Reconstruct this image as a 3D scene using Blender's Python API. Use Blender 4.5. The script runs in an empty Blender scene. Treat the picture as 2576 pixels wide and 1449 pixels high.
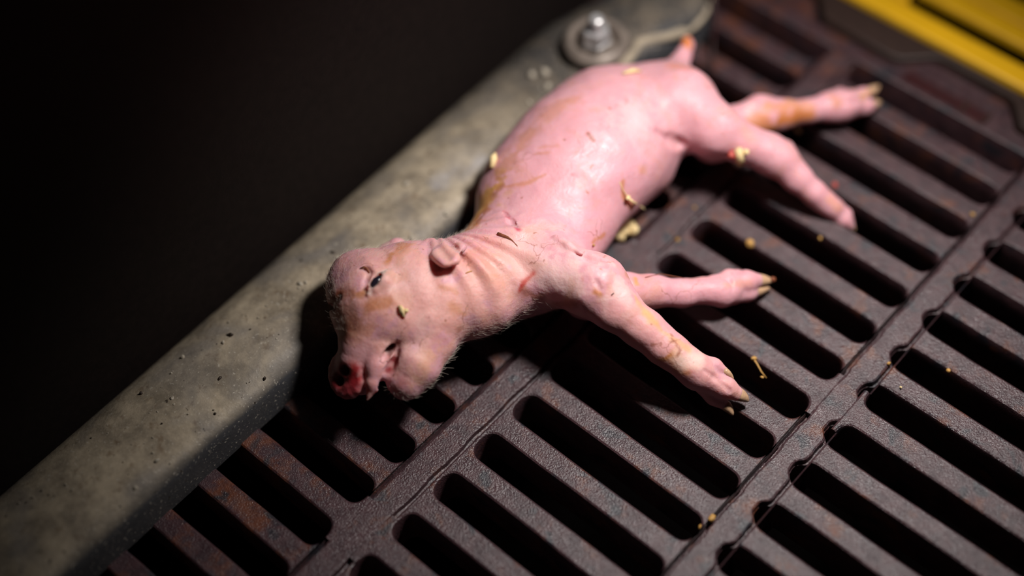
import bpy, math, random
import numpy as np
from mathutils import Vector, Matrix

# ------------------------------------------------------------------ scale
S = 0.022            # metres per slat pitch; everything below is designed in pitches
random.seed(4); rng = np.random.default_rng(4)
scene = bpy.context.scene
COL = scene.collection

# ------------------------------------------------------------------ camera
R = np.array([[0.74866361, 0.6617772, -0.03941732],
              [0.52391771, -0.627041, -0.57648054],
              [-0.40621795, 0.41093858, -0.81615958]])   # rows: image right, image down, forward
C = np.array([10.16957168, -7.13125002, 23.51853965])
F = 4000.0
cam = bpy.data.cameras.new('camera'); camo = bpy.data.objects.new('camera', cam); COL.objects.link(camo)
cam.sensor_width = 36.0; cam.lens = F/2576*36.0
cam.clip_start = 0.01; cam.clip_end = 50
m = np.eye(4); m[:3, 0] = R[0]; m[:3, 1] = -R[1]; m[:3, 2] = -R[2]; m[:3, 3] = C*S
camo.matrix_world = Matrix(m.tolist())
cam.dof.use_dof = True; cam.dof.focus_distance = 26.9*S; cam.dof.aperture_fstop = 1.85
scene.camera = camo

# ------------------------------------------------------------------ world, lamp, exposure
w = bpy.data.worlds.new('world'); scene.world = w; w.use_nodes = True
w.node_tree.nodes['Background'].inputs[0].default_value = (0.8, 0.75, 0.8, 1)
w.node_tree.nodes['Background'].inputs[1].default_value = 0.003
lamp = bpy.data.lights.new('stable_lamp', 'SPOT')
lamp.energy = 8.5; lamp.color = (1.0, 0.955, 0.925); lamp.shadow_soft_size = 0.032
lamp.spot_size = math.radians(77); lamp.spot_blend = 1.0
lo = bpy.data.objects.new('stable_lamp', lamp); COL.objects.link(lo)
LP = Vector((3.6, 10.2, 16.0)); LT = Vector((0.9, 7.0, 0))
lo.location = LP*S
lo.rotation_euler = (LT-LP).to_track_quat('-Z', 'Y').to_euler()
vs = scene.view_settings
vs.view_transform = 'Standard'; vs.look = 'None'; vs.gamma = 1.0; vs.use_curve_mapping = False
vs.exposure = 0.0
scene.cycles.max_bounces = 6

# ------------------------------------------------------------------ helpers
def Wp(px, py, z):
    "photograph pixel at a chosen height -> point in pitches"
    d = R.T @ np.array([(px-1288)/F, (py-724.5)/F, 1.0]); s = (z-C[2])/d[2]
    return C+s*d
def depth(p): return float(R[2] @ (np.asarray(p)-C))
def rpx(p, r): return r*depth(p)/F

def link(name, mesh, mat=None, parent=None):
    o = bpy.data.objects.new(name, mesh); COL.objects.link(o)
    if mat is not None and not mesh.materials: mesh.materials.append(mat)
    if parent is not None:
        o.parent = parent; o.matrix_parent_inverse = Matrix.Identity(4)
    return o
def empty(name, loc=(0, 0, 0)):
    o = bpy.data.objects.new(name, None); COL.objects.link(o); o.location = Vector(loc)*S
    o.empty_display_size = 0.01
    return o
def tag(o, label=None, cat=None, group=None, kind=None):
    if label: o['label'] = label
    if cat: o['category'] = cat
    if group: o['group'] = group
    if kind: o['kind'] = kind
    return o
def mk(name, verts, faces, smooth=True, sharp=24):
    me = bpy.data.meshes.new(name)
    v = np.asarray(verts, float)*S
    me.from_pydata(v.tolist(), [], [list(f) for f in faces]); me.update()
    if smooth:
        me.polygons.foreach_set('use_smooth', [True]*len(me.polygons))
        if sharp: me.set_sharp_from_angle(angle=math.radians(sharp))
    return me
def stack(rings, cap_top=True, cap_bot=True):
    "rings: list of equal-length closed loops (top first, counter-clockwise from above)"
    n = len(rings[0]); V = [p for r in rings for p in r]; Fc = []
    for i in range(len(rings)-1):
        for j in range(n):
            a = i*n+j; b = i*n+(j+1) % n
            Fc.append((b, a, a+n, b+n))
    if cap_top: Fc.append(tuple(range(n)))
    if cap_bot: Fc.append(tuple(reversed(range((len(rings)-1)*n, len(rings)*n))))
    return V, Fc
def lathe(profile, n=40, center=(0, 0, 0), close=True):
    rings = []
    for r, z in profile:
        rings.append([(center[0]+r*math.cos(2*math.pi*j/n), center[1]+r*math.sin(2*math.pi*j/n), center[2]+z) for j in range(n)])
    return stack(rings, close, close)
def tube(pts, rads, n=10):
    "round tapered tube through points (pitches)"
    pts = [Vector(p) for p in pts]; V = []; Fc = []
    up = Vector((0, 0, 1)); 
    for i, p in enumerate(pts):
        t = (pts[min(i+1, len(pts)-1)]-pts[max(i-1, 0)]).normalized()
        a = t.cross(up if abs(t.dot(up)) < .95 else Vector((1, 0, 0))).normalized(); b = t.cross(a)
        for j in range(n):
            q = 2*math.pi*j/n
            V.append(tuple(p+(a*math.cos(q)+b*math.sin(q))*rads[i]))
    for i in range(len(pts)-1):
        for j in range(n):
            a = i*n+j; b = i*n+(j+1) % n
            Fc.append((a, b, b+n, a+n))
    Fc.append(tuple(reversed(range(n)))); Fc.append(tuple(range((len(pts)-1)*n, len(pts)*n)))
    return V, Fc
def hash3(i, j, k):
    h = (i.astype(np.int64)*374761393+j.astype(np.int64)*668265263+k.astype(np.int64)*2147483647) & 0xffffffff
    h = ((h ^ (h >> 13))*1274126177) & 0xffffffff
    return ((h ^ (h >> 16)) & 0xffff)/65535.0
def vnoise(P, s):
    Q = P*s; I = np.floor(Q).astype(np.int64); f = Q-I; f = f*f*(3-2*f); r = 0
    for a in (0, 1):
        for b in (0, 1):
            for c in (0, 1):
                r = r+hash3(I[..., 0]+a, I[..., 1]+b, I[..., 2]+c)*(f[..., 0] if a else 1-f[..., 0])*(f[..., 1] if b else 1-f[..., 1])*(f[..., 2] if c else 1-f[..., 2])
    return r-0.5

# ------------------------------------------------------------------ materials
class NT:
    def __init__(self, name):
        self.m = bpy.data.materials.new(name); self.m.use_nodes = True
        self.t = self.m.node_tree; self.b = self.t.nodes['Principled BSDF']
        self.pos = self.t.nodes.new('ShaderNodeNewGeometry').outputs['Position']
    def n(self, t, **k):
        o = self.t.nodes.new(t)
        for a, v in k.items(): setattr(o, a, v)
        return o
    def l(self, a, b): self.t.links.new(a, b)
    def noise(self, scale, detail=3, rough=.6, dist=0, stretch=None):
        o = self.n('ShaderNodeTexNoise'); src = self.pos
        if stretch:
            mp = self.n('ShaderNodeMapping'); mp.inputs['Scale'].default_value = stretch; self.l(src, mp.inputs[0]); src = mp.outputs[0]
        self.l(src, o.inputs['Vector'])
        o.inputs['Scale'].default_value = scale; o.inputs['Detail'].default_value = detail
        o.inputs['Roughness'].default_value = rough; o.inputs['Distortion'].default_value = dist
        return o.outputs[0]
    def ramp(self, src, stops):
        o = self.n('ShaderNodeValToRGB'); self.l(src, o.inputs[0]); e = o.color_ramp.elements
        while len(e) < len(stops): e.new(.5)
        for i, (p, c) in enumerate(stops):
            e[i].position = p; e[i].color = (c, c, c, 1) if not isinstance(c, tuple) else (*c, 1)
        return o.outputs[0]
    def mix(self, fac, a, b, mode='MIX'):
        o = self.n('ShaderNodeMix', data_type='RGBA', blend_type=mode)
        for s, v in ((0, fac), (6, a), (7, b)):
            if isinstance(v, (int, float)): o.inputs[s].default_value = v
            elif isinstance(v, tuple): o.inputs[s].default_value = (*v, 1)
            else: self.l(v, o.inputs[s])
        return o.outputs[2]
    def math(self, op, a, b=0.0):
        o = self.n('ShaderNodeMath', operation=op)
        for s, v in ((0, a), (1, b)):
            if isinstance(v, (int, float)): o.inputs[s].default_value = v
            else: self.l(v, o.inputs[s])
        return o.outputs[0]
    def bump(self, h, strength, dist):
        o = self.n('ShaderNodeBump'); o.inputs['Strength'].default_value = strength; o.inputs['Distance'].default_value = dist
        self.l(h, o.inputs['Height']); self.l(o.outputs[0], self.b.inputs['Normal'])
    def set(self, **k):
        for a, v in k.items():
            s = self.b.inputs[a.replace('_', ' ')]
            if isinstance(v, (int, float)): s.default_value = v
            elif isinstance(v, tuple): s.default_value = (*v, 1) if len(v) == 3 and s.type == 'RGBA' else v
            else: self.l(v, s)
        return self.m

def iron_material():
    t = NT('cast_iron')
    sep = t.n('ShaderNodeSeparateXYZ'); t.l(t.pos, sep.inputs[0])
    left = t.n('ShaderNodeMapRange'); t.l(sep.outputs[0], left.inputs[0])
    left.inputs[1].default_value = .5*S; left.inputs[2].default_value = -3*S; left.inputs[3].default_value = 0; left.inputs[4].default_value = .10
    base = t.mix(t.ramp(t.noise(160, 4), [(.35, 0.), (.65, 1.)]), (.065, .031, .035), (.036, .018, .022))
    rust = t.ramp(t.math('ADD', t.noise(75, 5, .65), left.outputs[0]), [(.56, 0.), (.7, 1.)])
    c = t.mix(t.math('MULTIPLY', rust, .8), base, (.13, .040, .018))
    dark = t.ramp(t.noise(95, 3, .5, .4), [(.58, 0.), (.67, .85)])
    c = t.mix(dark, c, (.016, .018, .024))
    red = t.ramp(t.noise(48, 4, .7), [(.66, 0.), (.74, .7)])
    c = t.mix(red, c, (.075, .010, .014))
    grain = t.noise(1400, 2, .7)
    c = t.mix(t.ramp(grain, [(.68, 0.), (.8, .6)]), c, (.16, .13, .125))  # pale flecks: wet glints painted into the colour
    pits = t.noise(420, 4, .7)
    h = t.math('ADD', t.math('MULTIPLY', grain, 1.0), t.math('MULTIPLY', pits, .8))
    t.bump(h, .45, .0008)
    rg = t.math('SUBTRACT', t.ramp(t.noise(110, 3), [(.3, .25), (.7, .46)]), t.ramp(t.noise(520, 2, .6), [(.66, 0.), (.74, .17)]))
    return t.set(Base_Color=c, Roughness=rg, Specular_IOR_Level=.55)

def plate_material():
    t = NT('worn_grey_metal')
    at = t.n('ShaderNodeAttribute', attribute_name='wear')
    base = t.mix(t.ramp(t.noise(70, 6, .7), [(.36, 0.), (.62, 1.)]), (.45, .37, .265), (.205, .168, .122))
    base = t.mix(t.ramp(t.noise(190, 3, .6), [(.60, 0.), (.70, .55)]), base, (.14, .085, .045))
    base = t.mix(t.ramp(t.noise(28, 3, .6, .6), [(.5, 0.), (.68, .55)]), base, (.17, .16, .158))
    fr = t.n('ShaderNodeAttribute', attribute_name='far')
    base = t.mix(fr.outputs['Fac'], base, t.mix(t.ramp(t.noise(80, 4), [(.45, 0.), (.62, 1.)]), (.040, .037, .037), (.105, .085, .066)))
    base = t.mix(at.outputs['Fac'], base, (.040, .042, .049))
    fine = t.noise(900, 2, .6)
    c = t.mix(t.ramp(fine, [(.62, 0.), (.72, .65)]), base, (.52, .47, .39))
    dk = t.ramp(t.noise(330, 2, .5), [(.70, 0.), (.76, .9)])
    c = t.mix(dk, c, (.03, .02, .014))
    sm = t.n('ShaderNodeAttribute', attribute_name='smear')
    c = t.mix(t.math('MULTIPLY', sm.outputs['Fac'], t.ramp(t.noise(230, 3), [(.3, .35), (.6, 1.)])), c, (.46, .46, .50))
    t.bump(t.math('ADD', t.math('MULTIPLY', fine, .4), t.noise(300, 3)), .35, .0006)
    return t.set(Base_Color=c, Roughness=.55, Specular_IOR_Level=.35)

def simple(name, col, rough=.5, metal=0., var=.35, scale=250, bump=.3, bd=.0006, spec=.5):
    t = NT(name); d = tuple(x*(1-var) for x in col)
    c = t.mix(t.ramp(t.noise(scale, 4, .6), [(.3, 0.), (.7, 1.)]), col, d)
    if bump: t.bump(t.noise(scale*2.5, 3), bump, bd)
    return t.set(Base_Color=c, Roughness=rough, Metallic=metal, Specular_IOR_Level=spec)

def skin_material():
    t = NT('piglet_skin')
    at = t.n('ShaderNodeAttribute', attribute_name='tone')
    wet = t.n('ShaderNodeAttribute', attribute_name='wet')
    mott = t.ramp(t.noise(120, 5, .65), [(.3, 0.), (.7, 1.)])
    c = t.mix(.55, at.outputs['Color'], t.mix(mott, (1.0, .92, .90), (.86, .66, .66)), 'MULTIPLY')
    # dried orange-brown film
    film = t.ramp(t.noise(70, 5, .7, 1.0), [(.52, 0.), (.72, .42)])
    c = t.mix(film, c, (.60, .27, .14))
    # thin dried threads along a warped cell pattern
    wn = t.n('ShaderNodeTexNoise'); t.l(t.pos, wn.inputs['Vector']); wn.inputs['Scale'].default_value = 160; wn.inputs['Detail'].default_value = 3
    wv = t.n('ShaderNodeVectorMath', operation='SCALE'); t.l(wn.outputs['Color'], wv.inputs[0]); wv.inputs['Scale'].default_value = .010
    ad = t.n('ShaderNodeVectorMath', operation='ADD'); t.l(t.pos, ad.inputs[0]); t.l(wv.outputs[0], ad.inputs[1])
    vo = t.n('ShaderNodeTexVoronoi', feature='DISTANCE_TO_EDGE'); t.l(ad.outputs[0], vo.inputs['Vector']); vo.inputs['Scale'].default_value = 75
    ln = t.ramp(vo.outputs[0], [(.0, .75), (.022, 0.)])
    ln = t.math('MULTIPLY', ln, t.ramp(t.noise(55, 3, .6), [(.55, 0.), (.63, .8)]))
    c = t.mix(ln, c, (.28, .075, .03))
    c = t.mix(t.ramp(t.noise(330, 1, .5), [(.735, 0.), (.80, .6)]), c, (.34, .11, .05))
    fine = t.noise(650, 3, .6)
    h = t.math('ADD', t.math('MULTIPLY', t.noise(240, 4, .65), 1.0), t.math('MULTIPLY', fine, .35))
    t.bump(h, .42, .0009)
    rg = t.math('SUBTRACT', t.ramp(t.noise(190, 3), [(.3, .44), (.7, .64)]), t.math('MULTIPLY', wet.outputs['Fac'], .10))
    t.set(Base_Color=c, Roughness=rg, Specular_IOR_Level=.5)
    b = t.b
    b.inputs['Subsurface Weight'].default_value = .55
    b.inputs['Subsurface Radius'].default_value = (1.0, .30, .20)
    b.inputs['Subsurface Scale'].default_value = .0038
    return t.m

M_IRON = iron_material(); M_PLATE = plate_material(); M_SKIN = skin_material()
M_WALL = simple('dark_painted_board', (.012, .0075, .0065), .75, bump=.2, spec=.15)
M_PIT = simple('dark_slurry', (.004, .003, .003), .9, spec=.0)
M_BROWN = simple('brown_iron_plate', (.036, .017, .012), .55, bump=.35)
M_YELLOW = simple('yellow_plastic', (.92, .50, .010), .42, var=.12, scale=90, bump=.1)
M_STEEL = simple('zinc_steel', (.72, .70, .70), .36, metal=.65, var=.25)
M_WASH = simple('dusty_brown_steel', (.30, .245, .205), .42, metal=.25, var=.45, scale=160)
M_DIRT = simple('dried_tan_dirt', (.42, .345, .25), .8, var=.3, bump=.7, bd=.001)
M_REDP = simple('dark_red_paint', (.035, .002, .003), .5, var=.5)
M_CRUMB = simple('yellow_straw_crumb', (.88, .67, .34), .6, var=.22, scale=600, bump=.5)
M_CRUMBO = simple('amber_crumb', (.62, .34, .09), .5, var=.35, scale=600, bump=.5)
M_CRUMBR = simple('red_stained_fibre', (.50, .07, .05), .5, var=.3, scale=600)
M_BARK = simple('brown_fibre', (.24, .07, .03), .5, var=.3, scale=600)
M_GRIT = simple('pale_grit', (.48, .42, .33), .45, var=.4, scale=900)
M_GRITD = simple('dark_grit', (.035, .02, .012), .5, var=.4, scale=900)
M_CLAW = simple('horn', (.68, .42, .25), .36, var=.35, scale=420, bump=.15)
M_EYE = simple('dark_eye', (.016, .013, .022), .12, var=.3, bump=0)
M_TONGUE = simple('wet_tongue', (.58, .20, .19), .25, var=.3, scale=300, bump=.4)
M_HAIR = simple('white_hair', (.85, .72, .62), .45, var=.1, bump=0); M_HAIR.node_tree.nodes['Principled BSDF'].inputs['Alpha'].default_value = .6

# ------------------------------------------------------------------ floor: iron grate
SPAN, RIB = 4.081, 0.498
floor = empty('floor'); tag(floor, 'dark rusty cast iron slatted floor', kind='structure')
def slot_end(cx, t, rx, ry, e, sgn, n=7):
    "quarter-superellipse points of one slot end, from slot axis (tip) to slot side; sgn -> +1 tip at low x"
    P = []
    for i in range(n+1):
        th = math.pi/2*i/n
        x = (rx+e)*(math.cos(th)**.8); y = (ry+e)*(math.sin(th)**.8)
        P.append((cx-sgn*x, y))
    return P
def slat_mesh(g0, g1, t0, t1, wid=0.0, seed=0):
    rs = random.Random(seed)
    j = [rs.uniform(-.012, .012) for _ in range(8)]
    rx, ry = .25, .277-wid
    def outline(e, z):
        lo = slot_end(t0+rx, t0, rx, ry, e, 1); hi = slot_end(SPAN-t1-rx, t1, rx, ry, e, -1)
        lo = [(max(x, g0+e), y) for x, y in lo]
        P = [(g0+e, -.5)]+[(x, -.5+y) for x, y in lo]
        # long edge with slight unevenness
        P += [(t0+rx+(SPAN-t0-t1-2*rx)*q, -.5+ry+e+j[i]) for i, q in enumerate((.25, .5, .75))]
        P += [(x, -.5+y) for x, y in reversed(hi)]+[(SPAN-g1-e, -.5)]
        P += [(SPAN-g1-e, .5)]+[(x, .5-y) for x, y in hi]
        P += [(t0+rx+(SPAN-t0-t1-2*rx)*q, .5-ry-e+j[4+i]) for i, q in enumerate((.75, .5, .25))]
        P += [(x, .5-y) for x, y in reversed(lo)]+[(g0+e, .5)]
        return [(x, y, z) for x, y in P]
    V, Fc = stack([outline(.045, 0), outline(.015, -.018), outline(0, -.06), outline(.0, -.35), outline(.05, -.95)])
    return mk('slat', V, Fc)
slat_meshes = [slat_mesh(.045, .045, .13, .10, 0, s) for s in range(6)]
slat_meshes_b = [slat_mesh(.035, .045, -.03, .10, 0, s+20) for s in range(6)]
node_mesh = slat_mesh(-.06, -.06, .13, .10, .0, 50)
node_mesh_b = slat_mesh(-.06, -.06, .06, .10, .012, 51)
U0 = {-1: -SPAN-RIB, 0: 0.0, 1: SPAN+RIB}
def add_slat(col, k):
    node = (k % 7 == 6)
    me = (node_mesh_b if col == 1 else node_mesh) if node else random.choice(slat_meshes_b if col == 1 else slat_meshes)
    o = link('slat', me, M_IRON, floor)
    o.location = Vector((U0[col], k+.5, 0 if node else -.025))*S
for k in range(-7, 12): add_slat(-1, k)
for k in range(-4, 13): add_slat(0, k)
for k in range(0, 13): add_slat(1, k)
add_slat(-1, 12)
def rib(x0, scoop_r, scoop_l, v0=-9.0, v1=13.6, seed=0):
    rs = random.Random(seed); N = int((v1-v0)*16); vsn = [v0+(v1-v0)*i/N for i in range(N+1)]
    jl = [rs.uniform(-.008, .008) for _ in vsn]; jr = [rs.uniform(-.008, .008) for _ in vsn]
    def bite(v): d = abs(v-round(v)); return math.exp(-(d/.19)**4)
    def loop(e, z, full=0):
        Rr = [(x0+RIB-e-jr[i]-scoop_r*bite(v)*(1.25 if full else 1)+full, v, z) for i, v in enumerate(vsn)]
        L = [(x0+e+jl[i]+scoop_l*bite(v)-full, v, z) for i, v in enumerate(vsn)]
        return Rr+L[::-1]
    V, Fc = stack([loop(.04, 0), loop(.012, -.016), loop(0, -.05), loop(.0, -.12), loop(0, -.13, .045), loop(0, -1.1, .0)])
    return link('rib', mk('rib', V, Fc), M_IRON, floor)
rib(-RIB, .02, .0, seed=1); rib(SPAN, .13, .02, seed=2); rib(2*SPAN+RIB, .1, .0, seed=3); rib(-SPAN-2*RIB, .02, .02, seed=4)
# end margin of the grate with interlocking tabs
def poly_slab(name, pts, ztop, zbot, mat, parent=None, bev=.04):
    n = len(pts); c = []
    for i in range(n):
        a = Vector(pts[i-1]); b = Vector(pts[i]); d = Vector(pts[(i+1) % n])
        n1 = Vector((-(b-a).y, (b-a).x)).normalized(); n2 = Vector((-(d-b).y, (d-b).x)).normalized()
        q = (n1+n2).normalized(); c.append(q/max(.4, q.dot(n1)))
    def ring(e, z): return [(pts[i][0]+c[i].x*e, pts[i][1]+c[i].y*e, z) for i in range(n)]
    V, Fc = stack([ring(bev, ztop), ring(bev*.3, ztop-bev*.35), ring(0, ztop-bev*1.2), ring(0, zbot)])
    return link(name, mk(name, V, Fc), mat, parent)
G = .085
tab = [(-5.6, 13.25)]+[(9.4, 13.25)]
gapline = [(8.0, 14.3), (7.7, 14.3)]
def gap_profile(off):
    P = []
    for c0 in (2*4.579, 4.579, 0.0, -4.579):
        P += [(c0+3.45, 13.76), (c0+3.05, 14.2), (c0+2.9, 14.29), (c0+1.4, 14.32), (c0+1.22, 14.27), (c0+.72, 13.79), (c0+.5, 13.73)]
    return [(x, y+off) for x, y in P]
poly_slab('end_margin', [(-5.3, 13.277), (12.4, 13.277)]+gap_profile(-G)+[(-5.3, 13.7)], -.01, -.9, M_IRON, floor)
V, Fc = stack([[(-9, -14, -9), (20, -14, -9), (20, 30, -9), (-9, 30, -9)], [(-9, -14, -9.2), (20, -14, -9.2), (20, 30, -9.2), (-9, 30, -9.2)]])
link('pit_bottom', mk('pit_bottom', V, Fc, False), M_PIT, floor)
# red painted inset on the tab
rx0, rx1 = 1.03, 2.86
V, Fc = stack([[(rx0, 13.42, .01), (rx1, 13.42, .01), (rx1, 13.70, .01), (rx0, 13.70, .01)], [(rx0-.03, 13.39, -.03), (rx1+.03, 13.39, -.03), (rx1+.03, 13.73, -.03), (rx0-.03, 13.73, -.03)]])
link('red_inset', mk('red_inset', V, Fc, False), M_REDP, floor)
for ux in (2.36, 2.86):
    V, Fc = tube([(ux, 13.40, .02), (ux, 13.72, .02)], [.035, .035], 8)
    link('inset_rib', mk('inset_rib', V, Fc), M_BROWN, floor)

# brown plain plate beyond the grate
cover = poly_slab('cover_plate', [(12.4, 14.60), (-5.3, 14.60), (-5.3, 13.9)]+[(x, y+G*.6) for x, y in reversed(gap_profile(G*.5))]+[(12.4, 13.9)], -.01, -.6, M_BROWN)
tag(cover, 'plain dark brown iron plate between the grate and the yellow panel', 'floor plate')

# yellow plastic floor panel
yel = empty('plastic_floor_panel', (1.5, 14.7, 0)); tag(yel, 'bright yellow plastic slatted floor panel beyond the brown plate', 'floor panel')
def yslat(v0, v1, u0=-6.0, u1=9.0, zt=.05):
    pts = [(u0-1.5, v0-14.7), (u1-1.5, v0-14.7), (u1-1.5, v1-14.7), (u0-1.5, v1-14.7)]
    o = poly_slab('slat', pts, zt, -.13, M_YELLOW, yel, .05); return o
yslat(14.67, 15.20); yslat(15.63, 16.12); yslat(16.14, 16.72)
pts = [(-6-1.5, .52), (-1.48, .52)]
for i in range(9):
    th = -math.pi/2+math.pi*i/8
    pts.append((-1.42-.13*math.cos(th)+.0, .725+.215*math.sin(th)))
pts += [(-1.48, .95), (-6-1.5, .95)]
poly_slab('bridge', pts, .048, -.13, M_YELLOW, yel, .03)

# ------------------------------------------------------------------ left wall and grey kerb plate
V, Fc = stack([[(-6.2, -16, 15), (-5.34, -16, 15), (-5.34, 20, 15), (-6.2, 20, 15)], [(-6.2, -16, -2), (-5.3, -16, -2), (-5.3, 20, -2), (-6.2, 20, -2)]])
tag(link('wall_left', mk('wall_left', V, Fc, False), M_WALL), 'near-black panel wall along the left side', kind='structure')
def smooth01(a, b, x): t = min(1, max(0, (x-a)/(b-a))); return t*t*(3-2*t)
def edge_u(v): return -2.93+.32*smooth01(9.6, 11.4, v)-.10*smooth01(11.7, 12.4, v)
VEND = 12.35
prof = [(-.0, -.06), (0, .0), (-.02, .45), (-.05, .58), (-.11, .68), (-.2, .75), (-.33, .80), (-.55, .825), (-.8, .835), (-1.07, .81), (-1.36, .76), (-1.62, .68), (-1.86, .565), (-2.06, .42), (-2.22, .25), (-2.33, .06), (-2.38, -.06)]
vv = list(np.arange(-9, 11.0, .11))+[11.0+VEND*0+(VEND-11.0)*i/26 for i in range(27)]
V = []; wear = []; smear = []; far = []
sa, sb = Wp(1105, 470, .82), Wp(1205, 395, .84)
for v in vv:
    drop = smooth01(VEND-.28, VEND, v)
    for i, (du, z) in enumerate(prof):
        u = edge_u(v)+du*(1+.0*v)
        if i > 8: u = max(u, -5.3)
        n1 = .018*math.sin(v*1.7+i)+.012*math.sin(v*4.1+i*2)
        zz = z+(n1 if 2 < i < 13 else 0)-(0.5*drop**2*(z > 0)*max(z, 0))
        V.append((u, v, zz))
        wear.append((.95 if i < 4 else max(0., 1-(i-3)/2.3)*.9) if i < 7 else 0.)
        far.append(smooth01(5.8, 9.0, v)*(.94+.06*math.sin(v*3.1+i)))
        P = np.array([u, v]); ab = sb[:2]-sa[:2]; h = np.clip(np.dot(P-sa[:2], ab)/np.dot(ab, ab), 0, 1)
        smear.append(float(np.exp(-(np.linalg.norm(P-sa[:2]-h*ab)/.10)**2)) if 6 < i < 12 else 0.)
n = len(prof); Fc = []
for a in range(len(vv)-1):
    for i in range(n-1): Fc.append((a*n+i, a*n+n+i, a*n+n+i+1, a*n+i+1))
Fc.append(tuple(reversed(range(n)))[::-1]); Fc.append(tuple(range((len(vv)-1)*n, len(vv)*n))[::-1])
me = mk('trim_1', V, Fc, True, 60)
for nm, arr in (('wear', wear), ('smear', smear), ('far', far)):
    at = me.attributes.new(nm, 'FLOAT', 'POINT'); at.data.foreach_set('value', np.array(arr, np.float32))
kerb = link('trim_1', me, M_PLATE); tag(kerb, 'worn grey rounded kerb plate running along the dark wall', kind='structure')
# dried dirt ridge on the far end of the kerb
def ridge(px, z, r, name='dirt_ridge'):
    P = [Wp(x, y, z) for x, y in px]; rr = [r*(.8+.5*abs(math.sin(i*1.9))) for i in range(len(P))]
    rr[0] = rr[-1] = .01
    V, Fc = tube(P, rr, 10); link(name, mk(name, V, Fc), M_DIRT, kerb)
ridge([(1462, 232), (1485, 212), (1515, 192), (1548, 172), (1580, 150), (1596, 130), (1606, 108), (1640, 100), (1680, 92), (1712, 82), (1735, 72)], .76, .085)
ridge([(1722, 88), (1748, 66), (1768, 45), (1782, 20), (1790, -6)], .72, .05)
# cup washer with hex bolt
wc = Wp(1500, 110, 1.0); wc = (wc[0], wc[1], .82)
bolt = empty('anchor_bolt', wc); tag(bolt, 'large round cup washer with hex bolt fixed on the grey kerb', 'bolt')
V, Fc = lathe([(0, .14), (.36, .14), (.40, .22), (.435, .32), (.48, .37), (.54, .37), (.60, .33), (.645, .27), (.66, .22), (.64, .18), (.40, .16), (.36, .0), (0, 0)], 56)
link('washer', mk('washer', V, Fc), M_WASH, bolt)
hexp = []
for r, z in ((.20, .60), (.255, .59), (.28, .555), (.285, .36), (.31, .34), (.31, .30), (.24, .14)):
    hexp.append([(r*math.cos(math.pi/3*j+.3), r*math.sin(math.pi/3*j+.3), z) for j in range(6)])
V, Fc = stack(hexp); link('hex_nut', mk('hex_nut', V, Fc, True, 20), M_STEEL, bolt)
pr = [(0, .90), (.10, .90), (.135, .875)]+[(.155 if i % 2 else .135, .85-.03*i) for i in range(10)]+[(.14, .50), (0, .50)]
V, Fc = lathe(pr, 24); link('threaded_stud', mk('threaded_stud', V, Fc), M_STEEL, bolt)

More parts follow.
